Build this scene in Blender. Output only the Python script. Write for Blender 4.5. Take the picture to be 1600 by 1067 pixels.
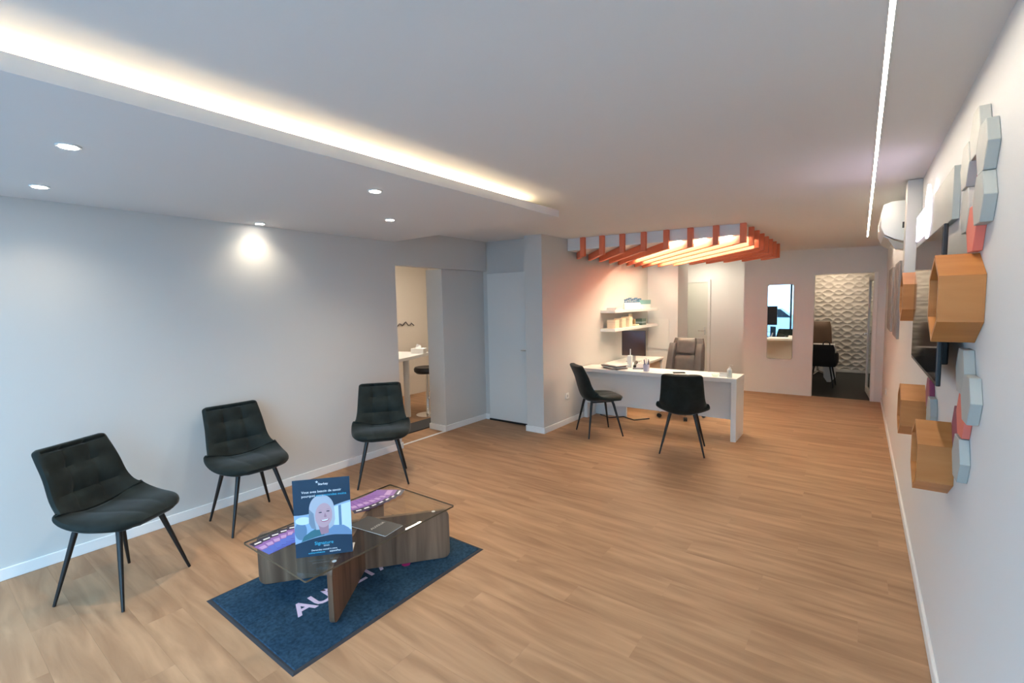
import bpy, bmesh, math, random
from mathutils import Vector, Matrix
random.seed(7)
R = math.radians
for o in list(bpy.data.objects): bpy.data.objects.remove(o)
S = bpy.context.scene
C = S.collection

# ------------------------------------------------------------------ camera
CAMH = 1.70
YAW, PITCH, ROLL, FPX = -0.640789, -0.0799117, -0.0204166, 730.44
fw = Vector((math.sin(YAW)*math.cos(PITCH), math.cos(YAW)*math.cos(PITCH), math.sin(PITCH)))
rt = Vector((math.cos(YAW), -math.sin(YAW), 0)); up = rt.cross(fw)
r2 = rt*math.cos(ROLL) + up*math.sin(ROLL); u2 = up*math.cos(ROLL) - rt*math.sin(ROLL)
cd = bpy.data.cameras.new('camera'); cam = bpy.data.objects.new('camera', cd); C.objects.link(cam)
cd.sensor_width = 36; cd.lens = FPX/1600*36; cd.clip_start = 0.02; cd.clip_end = 200
m = Matrix((r2, u2, -fw)).transposed().to_4x4(); m.translation = (0, 0, CAMH)
cam.matrix_world = m
S.camera = cam

# ------------------------------------------------------------------ world, daylight, exposure
w = bpy.data.worlds.new('world'); S.world = w; w.use_nodes = True
bg = w.node_tree.nodes['Background']
bg.inputs[0].default_value = (0.39, 0.645, 1.0, 1); bg.inputs[1].default_value = 6.3
S.view_settings.view_transform = 'Standard'
try: S.view_settings.look = 'None'
except Exception: pass
S.view_settings.gamma = 1; S.view_settings.use_curve_mapping = False
S.view_settings.exposure = 0.68
FRONT_Y = -0.95
def area_light(name, loc, rot, sx, sy, power, col, portal=False):
    l = bpy.data.lights.new(name, 'AREA'); l.shape = 'RECTANGLE'; l.size = sx; l.size_y = sy; l.energy = power; l.color = col
    if portal: l.cycles.is_portal = True
    o = bpy.data.objects.new(name, l); C.objects.link(o); o.location = loc; o.rotation_euler = rot
    return o
area_light('daylight_portal', (-2.0, FRONT_Y-0.02, 1.2), (R(90), 0, 0), 4.5, 2.3, 1, (1, 1, 1), True)

# ------------------------------------------------------------------ materials
MATS = {}
def mat(name, col, rough=0.5, metal=0.0, emit=None, estr=0.0, bump=0.0, bscale=200.0, var=0.0, vscale=3.0, spec=0.5, sheen=0.0):
    if name in MATS: return MATS[name]
    mt = bpy.data.materials.new(name); mt.use_nodes = True
    nt = mt.node_tree; b = nt.nodes['Principled BSDF']
    b.inputs['Base Color'].default_value = (*col, 1); b.inputs['Roughness'].default_value = rough; b.inputs['Metallic'].default_value = metal
    b.inputs['Specular IOR Level'].default_value = spec
    if sheen:
        b.inputs['Sheen Weight'].default_value = sheen; b.inputs['Sheen Roughness'].default_value = 0.35
    if emit:
        b.inputs['Emission Color'].default_value = (*emit, 1); b.inputs['Emission Strength'].default_value = estr
    tc = nt.nodes.new('ShaderNodeTexCoord')
    if var:
        n = nt.nodes.new('ShaderNodeTexNoise'); n.inputs['Scale'].default_value = vscale; n.inputs['Detail'].default_value = 4
        r = nt.nodes.new('ShaderNodeValToRGB')
        r.color_ramp.elements[0].position = 0.3; r.color_ramp.elements[1].position = 0.7
        r.color_ramp.elements[0].color = (*[max(0, c*(1-var)) for c in col], 1); r.color_ramp.elements[1].color = (*[min(1, c*(1+var)) for c in col], 1)
        nt.links.new(tc.outputs['Object'], n.inputs['Vector']); nt.links.new(n.outputs['Fac'], r.inputs[0]); nt.links.new(r.outputs[0], b.inputs['Base Color'])
    if bump:
        n = nt.nodes.new('ShaderNodeTexNoise'); n.inputs['Scale'].default_value = bscale; n.inputs['Detail'].default_value = 3
        bp = nt.nodes.new('ShaderNodeBump'); bp.inputs['Strength'].default_value = bump; bp.inputs['Distance'].default_value = 0.003
        nt.links.new(tc.outputs['Object'], n.inputs['Vector']); nt.links.new(n.outputs['Fac'], bp.inputs['Height']); nt.links.new(bp.outputs[0], b.inputs['Normal'])
    MATS[name] = mt
    return mt
def wood(name, dark, light, scale=(1.2, 14, 14), rough=0.45, rnd=0.25, contrast=(0.35, 0.7), spec=0.4):
    mt = bpy.data.materials.new(name); mt.use_nodes = True; nt = mt.node_tree; b = nt.nodes['Principled BSDF']
    b.inputs['Roughness'].default_value = rough; b.inputs['Specular IOR Level'].default_value = spec
    tc = nt.nodes.new('ShaderNodeTexCoord'); oi = nt.nodes.new('ShaderNodeObjectInfo')
    mp = nt.nodes.new('ShaderNodeMapping'); mp.inputs['Scale'].default_value = scale
    mul = nt.nodes.new('ShaderNodeMath'); mul.operation = 'MULTIPLY'; mul.inputs[1].default_value = 53.0
    cmb = nt.nodes.new('ShaderNodeCombineXYZ')
    nt.links.new(oi.outputs['Random'], mul.inputs[0])
    for i in range(3): nt.links.new(mul.outputs[0], cmb.inputs[i])
    nt.links.new(tc.outputs['Object'], mp.inputs['Vector']); nt.links.new(cmb.outputs[0], mp.inputs['Location'])
    n = nt.nodes.new('ShaderNodeTexNoise'); n.inputs['Scale'].default_value = 1.0; n.inputs['Detail'].default_value = 6; n.inputs['Distortion'].default_value = 0.6
    nt.links.new(mp.outputs[0], n.inputs['Vector'])
    r = nt.nodes.new('ShaderNodeValToRGB')
    r.color_ramp.elements[0].position, r.color_ramp.elements[1].position = contrast
    r.color_ramp.elements[0].color = (*dark, 1); r.color_ramp.elements[1].color = (*light, 1)
    nt.links.new(n.outputs['Fac'], r.inputs[0])
    mr = nt.nodes.new('ShaderNodeMapRange'); mr.inputs[3].default_value = 1-rnd; mr.inputs[4].default_value = 1+rnd*0.6
    nt.links.new(oi.outputs['Random'], mr.inputs[0])
    mx = nt.nodes.new('ShaderNodeVectorMath'); mx.operation = 'SCALE'
    nt.links.new(r.outputs[0], mx.inputs[0]); nt.links.new(mr.outputs[0], mx.inputs['Scale']); nt.links.new(mx.outputs[0], b.inputs['Base Color'])
    MATS[name] = mt
    return mt
def glass(name, tint=(0.9, 0.97, 0.95), refl=0.08, rough=0.02):
    mt = bpy.data.materials.new(name); mt.use_nodes = True; nt = mt.node_tree; nt.nodes.remove(nt.nodes['Principled BSDF'])
    out = nt.nodes['Material Output']; tr = nt.nodes.new('ShaderNodeBsdfTransparent'); tr.inputs[0].default_value = (*tint, 1)
    gl = nt.nodes.new('ShaderNodeBsdfGlossy'); gl.inputs['Roughness'].default_value = rough
    fr = nt.nodes.new('ShaderNodeFresnel'); fr.inputs[0].default_value = 1.45
    mx = nt.nodes.new('ShaderNodeMixShader')
    ge = nt.nodes.new('ShaderNodeNewGeometry'); inv = nt.nodes.new('ShaderNodeMath'); inv.operation = 'SUBTRACT'; inv.inputs[0].default_value = 1.0
    mu = nt.nodes.new('ShaderNodeMath'); mu.operation = 'MULTIPLY'
    nt.links.new(ge.outputs['Backfacing'], inv.inputs[1]); nt.links.new(inv.outputs[0], mu.inputs[0]); nt.links.new(fr.outputs[0], mu.inputs[1])
    nt.links.new(mu.outputs[0], mx.inputs[0]); nt.links.new(tr.outputs[0], mx.inputs[1]); nt.links.new(gl.outputs[0], mx.inputs[2]); nt.links.new(mx.outputs[0], out.inputs[0])
    MATS[name] = mt
    return mt
WARM = (1.0, 0.78, 0.50)
grey_paint = mat('grey_paint', (0.60, 0.59, 0.565), 0.75, bump=0.08, bscale=350)
white_paint = mat('white_paint', (0.76, 0.75, 0.74), 0.7, bump=0.06, bscale=350)
ceil_paint = mat('ceiling_paint', (0.78, 0.77, 0.76), 0.85)
base_white = mat('baseboard_white', (0.82, 0.81, 0.79), 0.45)
white_lam = mat('white_laminate', (0.80, 0.79, 0.77), 0.35)
white_plastic = mat('white_plastic', (0.82, 0.82, 0.80), 0.35)
floor_wood = wood('oak_plank', (0.27, 0.145, 0.075), (0.47, 0.280, 0.155), (1.7, 13, 13), 0.55, 0.03, (0.25, 0.72), 0.3)
walnut = wood('walnut_board', (0.10, 0.052, 0.03), (0.27, 0.16, 0.10), (14, 14, 0.9), 0.42, 0.05, (0.33, 0.68))
shelf_wood = wood('honey_oak', (0.44, 0.165, 0.040), (0.56, 0.235, 0.070), (2.0, 14, 14), 0.45, 0.12, (0.3, 0.7))
velvet = mat('green_grey_velvet', (0.012, 0.017, 0.0155), 0.75, bump=0.15, bscale=500, var=0.4, vscale=9, sheen=0.20, spec=0.2)
black_metal = mat('black_metal', (0.006, 0.006, 0.0065), 0.42)
black_plastic = mat('black_plastic', (0.012, 0.012, 0.014), 0.4)
chrome = mat('chrome', (0.8, 0.8, 0.8), 0.12, 1.0)
orange_slat = mat('orange_lacquer', (0.80, 0.20, 0.095), 0.55)
mirror_m = mat('mirror_silver', (0.93, 0.95, 0.95), 0.01, 1.0)
clear_glass = glass('clear_glass')
tint_glass = glass('tinted_table_glass', (0.90, 0.90, 0.87))
rubber = mat('black_rubber', (0.018, 0.02, 0.026), 0.7)
carpet_blue = mat('navy_mat_pile', (0.022, 0.052, 0.088), 0.95, bump=0.8, bscale=420, var=0.35, vscale=60, spec=0.1)
carpet_dark = mat('charcoal_carpet', (0.045, 0.05, 0.05), 0.95, bump=0.5, bscale=400)
paper = mat('white_paper', (0.80, 0.79, 0.77), 0.6)
led_warm = mat('warm_led_strip', (1, 1, 1), 0.5, emit=(1.0, 0.78, 0.48), estr=75)
led_white = mat('white_led_line', (1, 1, 1), 0.5, emit=(1.0, 0.88, 0.70), estr=66)
led_panel = mat('warm_led_panel', (1, 1, 1), 0.5, emit=(1.0, 0.93, 0.68), estr=28)
led_spot = mat('spot_lens', (1, 1, 1), 0.5, emit=(1.0, 0.93, 0.83), estr=40)
led_room = mat('room_lamp_diffuser', (1, 1, 1), 0.5, emit=(1.0, 0.87, 0.68), estr=52)
led_office = mat('office_lamp_diffuser', (1, 1, 1), 0.5, emit=(1.0, 0.80, 0.60), estr=20)
led_kitchen = mat('kitchen_lamp_diffuser', (1, 1, 1), 0.5, emit=(1.0, 0.88, 0.74), estr=52)
led_sign = mat('violet_white_sign_face', (1, 1, 1), 0.5, emit=(0.80, 0.70, 1.0), estr=3.2)
coral = mat('coral_paint', (0.80, 0.20, 0.15), 0.5)
plum = mat('plum_paint', (0.30, 0.055, 0.115), 0.5)
pale_grey = mat('pale_grey_paint', (0.44, 0.46, 0.44), 0.5)
light_white = mat('off_white_panel', (0.56, 0.56, 0.52), 0.5)

# ------------------------------------------------------------------ mesh helpers
class MB:
    def __init__(self): self.v = []; self.f = []
    def add(self, vs, fs):
        k = len(self.v); self.v += [tuple(p) for p in vs]; self.f += [tuple(i+k for i in q) for q in fs]; return self
    def box(self, x0, x1, y0, y1, z0, z1):
        return self.add([(x0,y0,z0),(x1,y0,z0),(x1,y1,z0),(x0,y1,z0),(x0,y0,z1),(x1,y0,z1),(x1,y1,z1),(x0,y1,z1)],
                        [(0,3,2,1),(4,5,6,7),(0,1,5,4),(1,2,6,5),(2,3,7,6),(3,0,4,7)])
    def hexa(self, lo, hi):
        n = len(lo)
        return self.add(list(lo)+list(hi), [tuple(reversed(range(n))), tuple(range(n, 2*n))]+[(i, (i+1) % n, (i+1) % n+n, i+n) for i in range(n)])
    def prism(self, poly, axis, a, b):
        def p(q, t):
            return {'x': (t, q[0], q[1]), 'y': (q[0], t, q[1]), 'z': (q[0], q[1], t)}[axis]
        return self.hexa([p(q, a) for q in poly], [p(q, b) for q in poly])
    def tube(self, path, rad, n=10):
        P = [Vector(p) for p in path]; rads = rad if isinstance(rad, (list, tuple)) else [rad]*len(P)
        vs = []; ref = None
        for i, p in enumerate(P):
            t = (P[min(i+1, len(P)-1)]-P[max(i-1, 0)]).normalized()
            a = ref if ref else (Vector((1,0,0)) if abs(t.x) < 0.8 else Vector((0,1,0)))
            a = (a - t*a.dot(t)).normalized(); ref = a; b = t.cross(a)
            vs += [p+(a*math.cos(2*math.pi*k/n)+b*math.sin(2*math.pi*k/n))*rads[i] for k in range(n)]
        fs = [(i*n+k, i*n+(k+1) % n, (i+1)*n+(k+1) % n, (i+1)*n+k) for i in range(len(P)-1) for k in range(n)]
        fs += [tuple(reversed(range(n))), tuple(range((len(P)-1)*n, len(P)*n))]
        return self.add(vs, fs)
    def lathe(self, prof, n=20, c=(0, 0, 0)):
        vs = [(c[0]+r*math.cos(2*math.pi*k/n), c[1]+r*math.sin(2*math.pi*k/n), c[2]+z) for r, z in prof for k in range(n)]
        fs = [(i*n+k, i*n+(k+1) % n, (i+1)*n+(k+1) % n, (i+1)*n+k) for i in range(len(prof)-1) for k in range(n)]
        fs += [tuple(reversed(range(n))), tuple(range((len(prof)-1)*n, len(prof)*n))]
        return self.add(vs, fs)
    def mesh(self, name, material=None, smooth=False, bevel=0.0, seg=2):
        me = bpy.data.meshes.new(name); me.from_pydata(self.v, [], self.f)
        bm = bmesh.new(); bm.from_mesh(me)
        bmesh.ops.recalc_face_normals(bm, faces=bm.faces)
        if bevel:
            es = [e for e in bm.edges if len(e.link_faces) == 2 and e.calc_face_angle() > R(25)]
            bmesh.ops.bevel(bm, geom=es, offset=bevel, segments=seg, affect='EDGES', profile=0.6, clamp_overlap=True)
        bm.to_mesh(me); bm.free()
        if smooth:
            for p in me.polygons: p.use_smooth = True
            try: me.set_sharp_from_angle(angle=R(40))
            except Exception: pass
        if material: me.materials.append(material)
        return me
    def build(self, name, material, parent=None, smooth=False, bevel=0.0, seg=2):
        return obj(name, self.mesh(name, material, smooth, bevel, seg), parent)
def obj(name, me, parent=None):
    o = bpy.data.objects.new(name, me); C.objects.link(o)
    if parent: o.parent = parent
    return o
def tag(o, label, cat, group=None):
    o['label'] = label; o['category'] = cat
    if group: o['group'] = group
    return o
def thing(name, label, cat, loc=(0, 0, 0), rz=0.0, group=None):
    o = bpy.data.objects.new(name, None); C.objects.link(o); o.location = loc; o.rotation_euler = (0, 0, rz); o.empty_display_size = 0.1
    return tag(o, label, cat, group)
def struct(o, label=None):
    o['kind'] = 'structure'
    if label: o['label'] = label
    return o
def dup(src, loc, rz=0.0, label=None):
    r = src.copy(); C.objects.link(r); r.location = loc; r.rotation_euler = (0, 0, rz)
    if label: r['label'] = label
    for ch in list(src.children):
        c = ch.copy(); C.objects.link(c); c.parent = r
        for g in list(ch.children):
            d = g.copy(); C.objects.link(d); d.parent = c
    return r
def box(x0, x1, y0, y1, z0, z1): return MB().box(x0, x1, y0, y1, z0, z1)
def rrect(cx, cy, hw, hh, r, n=5):
    out = []
    for sx, sy, a0 in ((1, 1, 0), (-1, 1, 90), (-1, -1, 180), (1, -1, 270)):
        for k in range(n+1):
            a = R(a0+90*k/n); out.append((cx+sx*(hw-r)+r*math.cos(a), cy+sy*(hh-r)+r*math.sin(a)))
    return out
def text_obj(name, s, size, material, parent, matrix, extrude=0.0006, offset=0.0, align='CENTER'):
    cu = bpy.data.curves.new(name, 'FONT'); cu.body = s; cu.size = size; cu.extrude = extrude; cu.offset = offset
    cu.align_x = align; cu.align_y = 'CENTER'; cu.resolution_u = 3
    t = bpy.data.objects.new(name, cu); C.objects.link(t)
    dg = bpy.context.evaluated_depsgraph_get(); me = bpy.data.meshes.new_from_object(t.evaluated_get(dg))
    bpy.data.objects.remove(t); me.materials.clear(); me.materials.append(material)
    o = obj(name, me, parent); o.matrix_local = matrix
    return o
def frame_mat(origin, xdir, ydir):
    x = Vector(xdir).normalized(); y = Vector(ydir).normalized(); z = x.cross(y)
    mm = Matrix((x, y, z)).transposed().to_4x4(); mm.translation = Vector(origin); return mm

# ================================================================== SETTING
XR, XL, YB = 0.318, -4.36, 9.5
def zc(x): return 2.507-0.021*x
WT = 2.66
# ceiling, slightly out of level as measured
cx0, cx1, cy0, cy1 = -7.2, 1.3, FRONT_Y, 13.2
struct(MB().hexa([(cx0,cy0,zc(cx0)),(cx1,cy0,zc(cx1)),(cx1,cy1,zc(cx1)),(cx0,cy1,zc(cx0))],
                 [(cx0,cy0,2.8),(cx1,cy0,2.8),(cx1,cy1,2.8),(cx0,cy1,2.8)]).build('ceiling', ceil_paint))
# floor slab and planks
fl = struct(box(-7.0, XR, FRONT_Y, 10.5, -0.06, -0.006).build('floor', mat('floor_joint', (0.36, 0.20, 0.11), 0.7)))
PW, PL = 0.185, 1.38
plank_cache = {}
def plank(x0, x1, y0, y1):
    key = (round(x1-x0, 3), round(y1-y0, 3))
    if key not in plank_cache:
        g = 0.0002
        plank_cache[key] = box(g, key[0]-g, g, key[1]-g, -0.006, 0).mesh('plank', floor_wood)
    o = obj('plank', plank_cache[key], fl); o.location = (x0, y0, 0)
y = FRONT_Y; row = 0
while y < 9.52:
    y1 = min(y+PW, 9.56)
    lo = -6.95 if 3.2 < y < 6.4 else XL
    off = (row*0.47) % PL
    x = lo-off
    while x < XR:
        a, b = max(x, lo), min(x+PL, XR)
        if b-a > 0.03: plank(a, b, y, y1)
        x += PL
    y = y1; row += 1
# left wall, header, jamb, niche
struct(box(XL-0.12, XL, FRONT_Y, 3.60, -0.05, WT).build('wall_left', grey_paint))
struct(box(XL-0.12, XL, 3.60, 5.26, 2.18, WT).build('wall_header', grey_paint))
struct(box(-4.75, -4.45, 4.44, 5.40, -0.05, 2.18).build('wall_jamb', grey_paint, bevel=0.004))
struct(box(-4.75, -3.54, 5.29, 5.40, -0.05, WT).build('wall_niche', grey_paint))
struct(box(-3.54, -3.27, 5.05, 8.75, -0.05, WT).build('wall_desk', grey_paint))
struct(box(-3.54, -2.70, 8.75, 9.36, -0.05, WT).build('wall_closet', white_paint))
# back wall with doorway
bw = struct(box(-1.73, -0.64, YB, YB+0.12, -0.05, WT).build('wall_back', white_paint))
struct(box(-0.64, 0.215, YB, YB+0.12, 2.09, WT).build('wall_back_header', white_paint))
struct(box(0.215, XR+0.3, YB, YB+0.12, -0.05, WT).build('wall_back_jamb', white_paint))
struct(box(XR, XR+0.12, FRONT_Y, YB, -0.05, WT).build('wall_right', white_paint))
# corridor
struct(box(-4.2, -1.63, 10.5, 10.6, -0.05, WT).build('wall_corridor_end', white_paint))
struct(box(-1.73, -1.63, YB+0.12, 10.5, -0.05, WT).build('wall_corridor_side', white_paint))
struct(box(-4.2, -4.1, 9.36, 10.5, -0.05, WT).build('wall_corridor_left', white_paint))
struct(box(-4.2, -3.54, 9.26, 9.36, -0.05, WT).build('wall_corridor_near', white_paint))
# office behind the doorway
struct(box(-1.73, 1.1, YB+0.06, 13.1, -0.06, 0.0).build('floor_office', carpet_dark))
struct(box(-1.73, -1.63, 10.6, 13.0, 0.0, WT).build('wall_office_left', white_paint))
struct(box(0.62, 0.72, YB+0.12, 13.0, 0.0, WT).build('wall_office_right', white_paint))
# kitchen
cream = mat('cream_paint', (0.72, 0.66, 0.58), 0.7)
struct(box(-7.0, -6.9, 3.1, 6.6, 0, WT).build('wall_kitchen_left', cream))
struct(box(-6.9, -4.75, 6.5, 6.6, 0, WT).build('wall_kitchen_back', cream))
struct(box(-6.9, XL-0.12, 3.1, 3.2, 0, WT).build('wall_kitchen_front', cream))
struct(box(-4.75, -4.65, 5.40, 6.5, 0, WT).build('wall_kitchen_right', cream))
# baseboards
BH = 0.078
def bb(name, *a): struct(box(*a).build(name, base_white, bevel=0.003, seg=1))
bb('baseboard_left', XL, XL+0.014, FRONT_Y, 3.60, 0, BH)
bb('baseboard_left_end', XL-0.12, XL+0.014, 3.60, 3.614, 0, BH)
bb('baseboard_jamb', -4.45, -4.436, 4.426, 5.29, 0, BH)
bb('baseboard_jamb_end', -4.75, -4.436, 4.412, 4.44, 0, BH)
bb('baseboard_niche', -4.436, -4.36, 5.262, 5.29, 0, BH)
bb('baseboard_pillar', -3.554, -3.256, 5.036, 5.05, 0, BH)
bb('baseboard_desk', -3.27, -3.256, 5.05, 8.75, 0, BH)
bb('baseboard_right', XR-0.014, XR, FRONT_Y, YB, 0, BH*0.9)
struct(box(-4.48, -4.44, 3.6, 4.44, 0, 0.004).build('trim_1', base_white))
# niche door
d1 = struct(box(-4.355, -3.545, 5.262, 5.288, 0.025, 2.14).build('door_1', mat('niche_door_paint', (0.74, 0.73, 0.70), 0.5), bevel=0.002, seg=1))
hd = MB().tube([(-3.63, 5.262, 1.06), (-3.63, 5.215, 1.06)], 0.009, 8).tube([(-3.63, 5.215, 1.06), (-3.74, 5.215, 1.06)], 0.008, 8).build('door_handle', chrome, d1, True)
struct(box(-4.355, -3.545, 5.25, 5.29, 0.001, 0.024).build('trim_2', black_plastic))  # threshold strip; its black stands in for the dark gap under the leaf
# corridor door
d2 = struct(box(-3.35, -2.60, 10.455, 10.495, 0.01, 2.08).build('door_2', mat('corridor_door_paint', (0.66, 0.67, 0.62), 0.45), bevel=0.003, seg=1))
MB().tube([(-2.66, 10.455, 1.05), (-2.66, 10.41, 1.05), (-2.78, 10.405, 1.05)], 0.010, 8).build('door_handle', chrome, d2, True)
box(-2.675, -2.645, 10.449, 10.455, 0.96, 1.12).build('handle_plate', chrome, d2)
f2 = struct(MB().box(-2.60, -2.55, 10.44, 10.5, 0, 2.13).box(-3.40, -3.35, 10.44, 10.5, 0, 2.13).box(-3.35, -2.60, 10.44, 10.5, 2.08, 2.13).build('trim_3', white_paint))
# office doorway frame and open glass door
struct(MB().box(0.165, 0.215, YB-0.015, YB+0.135, 0, 2.09).build('trim_4', base_white, bevel=0.004, seg=1))
d3 = struct(thing('door_3', 'white framed glass door standing open into the back office', 'door', (0.185, YB+0.15, 0), R(94)))
del d3['category']
Wd = 0.80
MB().box(0, 0.07, -0.02, 0.02, 0.01, 2.05).box(Wd-0.07, Wd, -0.02, 0.02, 0.01, 2.05).box(0.07, Wd-0.07, -0.02, 0.02, 1.97, 2.05).box(0.07, Wd-0.07, -0.02, 0.02, 0.01, 0.11).build('door_frame', base_white, d3, bevel=0.003, seg=1)
box(0.07, Wd-0.07, -0.004, 0.004, 0.11, 1.97).build('pane', clear_glass, d3)
MB().tube([(Wd-0.04, 0.02, 1.05), (Wd-0.04, 0.06, 1.05), (Wd-0.15, 0.065, 1.05)], 0.009, 8).build('door_handle', chrome, d3, True)

# 3D relief wall in the office: panels of wavy diamond relief
rel = struct(box(-1.63, 0.62, 13.0, 13.1, 0, WT).build('wall_office_relief', white_paint))
PWD, PHD, NX, NZ = 0.75, 0.64, 42, 36
pv, pf = [], []
def relief(u, v):      # two families of wavy ridges crossing into lens shaped cells, periodic in the panel
    sw = 1.15*math.sin(2*math.pi*2*u)+0.35*math.sin(2*math.pi*u+4*math.pi*v)
    A_ = math.pi*4*v+sw; B_ = math.pi*4*v-sw+0.5
    return 0.034*(1-min(abs(math.sin(A_)), abs(math.sin(B_)))**0.75)
for j in range(NZ+1):
    for i in range(NX+1): pv.append((PWD*i/NX, -0.004-relief(i/NX, j/NZ), PHD*j/NZ))
for j in range(NZ):
    for i in range(NX): k = j*(NX+1)+i; pf.append((k, k+1, k+NX+2, k+NX+1))
pm = MB().add(pv, pf).mesh('relief_panel', mat('relief_white', (0.74, 0.70, 0.63), 0.55), True)
for i in range(3):
    for j in range(4):
        o = obj('relief_panel', pm, rel); o.location = (-1.63+i*PWD, 13.0, 0.06+j*PHD)
bb('baseboard_office', -1.63, 0.62, 12.97, 13.0, 0, 0.06)

# storefront behind the camera
sf = struct(MB().box(XL, XR, FRONT_Y-0.08, FRONT_Y, 2.35, WT).box(XL, XR, FRONT_Y-0.08, FRONT_Y, -0.05, 0.08).build('wall_front', white_paint))
alu = mat('dark_aluminium', (0.06, 0.065, 0.07), 0.4, 0.6)
mull = [XL+0.03, -3.2, -2.05, -0.9, XR-0.03]
for k, x in enumerate(mull):
    struct(box(x-0.03, x+0.03, FRONT_Y-0.07, FRONT_Y-0.01, 0.08, 2.35).build('trim_%d' % (k+5), alu))
for k in range(4):
    struct(box(mull[k]+0.03, mull[k+1]-0.03, FRONT_Y-0.045, FRONT_Y-0.037, 0.08, 2.35).build('window_%d' % (k+1), clear_glass))

# soffit with cove
so = struct(box(XL, -2.150, FRONT_Y, 3.57, 2.445, 2.462).build('ceiling_soffit', ceil_paint))
box(-2.150, -2.135, FRONT_Y, 3.57, 2.445, 2.505).build('fascia', white_paint, so)
box(XL, -2.135, 3.57, 3.585, 2.445, 2.505).build('end_fascia', white_paint, so)
box(-2.46, -2.44, FRONT_Y, 3.20, 2.462, 2.60).build('cove_back_blocker', ceil_paint, so)  # unseen blocker added so the strip's light goes out over the ceiling
box(XL, -2.44, 3.18, 3.20, 2.462, 2.62).build('cove_end_blocker', ceil_paint, so)  # unseen blocker added to stop the cove glow short of the soffit end
t = thing('cove_light_strip', 'warm LED strip glowing in the cove above the dropped ceiling', 'light strip', (-2.30, 1.0, 2.462))
box(-0.012, 0.012, FRONT_Y-0.95, 2.16, 0.018, 0.024).build('strip', led_warm, t)
box(-0.02, 0.02, FRONT_Y-0.95, 2.16, 0.0, 0.018).build('backing', white_plastic, t)

# ceiling light line
t = thing('linear_light', 'long narrow white light line set in the ceiling along the shelf wall', 'light', (0.045, 0, zc(0.045)))
box(-0.0065, 0.0065, -0.6, 7.94, -0.004, -0.001).build('diffuser', led_white, t)
MB().box(-0.009, -0.0065, -0.6, 7.94, -0.005, 0).box(0.0065, 0.009, -0.6, 7.94, -0.005, 0).build('frame', white_plastic, t)

# downlights
spots = [((-2.865, 0.554), 'recessed downlight in dropped ceiling, over the chair set apart at an angle'),
         ((-3.887, 0.608), 'recessed downlight close to the grey wall, above the angled velvet chair'),
         ((-2.532, 1.954), 'recessed downlight near the cove edge, above the coffee table'),
         ((-3.27, 2.664), 'recessed downlight nearest the kitchen opening in dropped ceiling'),
         ((-4.223, 2.023), 'recessed downlight at the grey wall throwing a scallop on it')]
for (x, yy), lab in spots:
    t = thing('downlight', lab, 'downlight', (x, yy, 2.445), 0, 'downlights in the dropped ceiling')
    MB().lathe([(0.034, -0.0005), (0.046, -0.0005), (0.045, -0.005), (0.034, -0.006)], 24).build('trim_ring', white_plastic, t, True)
    MB().lathe([(0.034, -0.0075), (0.034, -0.0062)], 24).build('lens', led_spot, t)
    l = bpy.data.lights.new('downlight_beam', 'SPOT'); l.energy = 9 if x < -4.1 else (14 if x < -3.8 else 38); l.color = (1.0, 0.86, 0.66); l.spot_size = R(135); l.spot_blend = 1.0; l.shadow_soft_size = 0.035
    lo = bpy.data.objects.new('downlight_beam', l); C.objects.link(lo); lo.parent = t; lo.location = (0, 0, -0.02)

# ------------------------------------------------------------------ slatted canopy
CX0, CX1, CY0, CY1, CZ = -3.262, -1.03, 5.67, 8.50, 2.318
can = thing('slatted_canopy', 'orange diagonal slat ceiling canopy with a lit white box above the desk', 'canopy', ((CX0+CX1)/2, (CY0+CY1)/2, CZ))
can_o = Vector(can.location)
def rel_(mb, o=can_o):
    mb.v = [(a-o.x, b-o.y, c-o.z) for a, b, c in mb.v]; return mb
BZ = 2.412
zt = zc(CX1)-0.001
rel_(MB().hexa([(CX0, CY0+0.03, BZ), (CX1-0.03, CY0+0.03, BZ), (CX1-0.03, CY1-0.03, BZ), (CX0, CY1-0.03, BZ)], [(CX0, CY0+0.03, zc(CX0)-0.001), (CX1-0.03, CY0+0.03, zc(CX1-0.03)-0.001), (CX1-0.03, CY1-0.03, zc(CX1-0.03)-0.001), (CX0, CY1-0.03, zc(CX0)-0.001)])).build('light_box', white_lam, can)
dx, dy = -0.62, 0.785
for i in range(5):      # diagonal LED strips in the gaps between the slats
    ax, ay = (CX1-0.02-0.28*(i+0.5), CY0+0.075) if i < 3 else (CX1-0.07, CY0+0.03+0.354*(i-3+0.5)+0.09)
    L_ = min((CX0+0.30-ax)/dx, (CY1-0.08-ay)/dy); qx, qy = 0.016*dy, -0.016*dx
    rel_(MB().prism([(ax-qx, ay-qy), (ax+qx, ay+qy), (ax+qx+dx*L_, ay+qy+dy*L_), (ax-qx+dx*L_, ay-qy+dy*L_)], 'z', BZ-0.010, BZ-0.0005)).build('led_strip', led_panel, can)
TH = 0.045
nx_, ny_ = dy, -dx
def clip_poly(poly):
    for ax, val, keep in ((0, CX0, 1), (0, CX1, -1), (1, CY0, 1), (1, CY1, -1)):
        out = []
        for i in range(len(poly)):
            p, q = poly[i], poly[(i+1) % len(poly)]
            ip = (p[ax]-val)*keep >= 0; iq = (q[ax]-val)*keep >= 0
            if ip: out.append(p)
            if ip != iq:
                tt = (val-p[ax])/(q[ax]-p[ax]); out.append((p[0]+(q[0]-p[0])*tt, p[1]+(q[1]-p[1])*tt))
        poly = out
        if not poly: return []
    return poly
starts = [(CX1-0.02-0.28*i, CY0, 'f') for i in range(8)] + [(CX1, CY0+0.354*j+0.03, 'r') for j in range(1, 8)]
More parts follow.
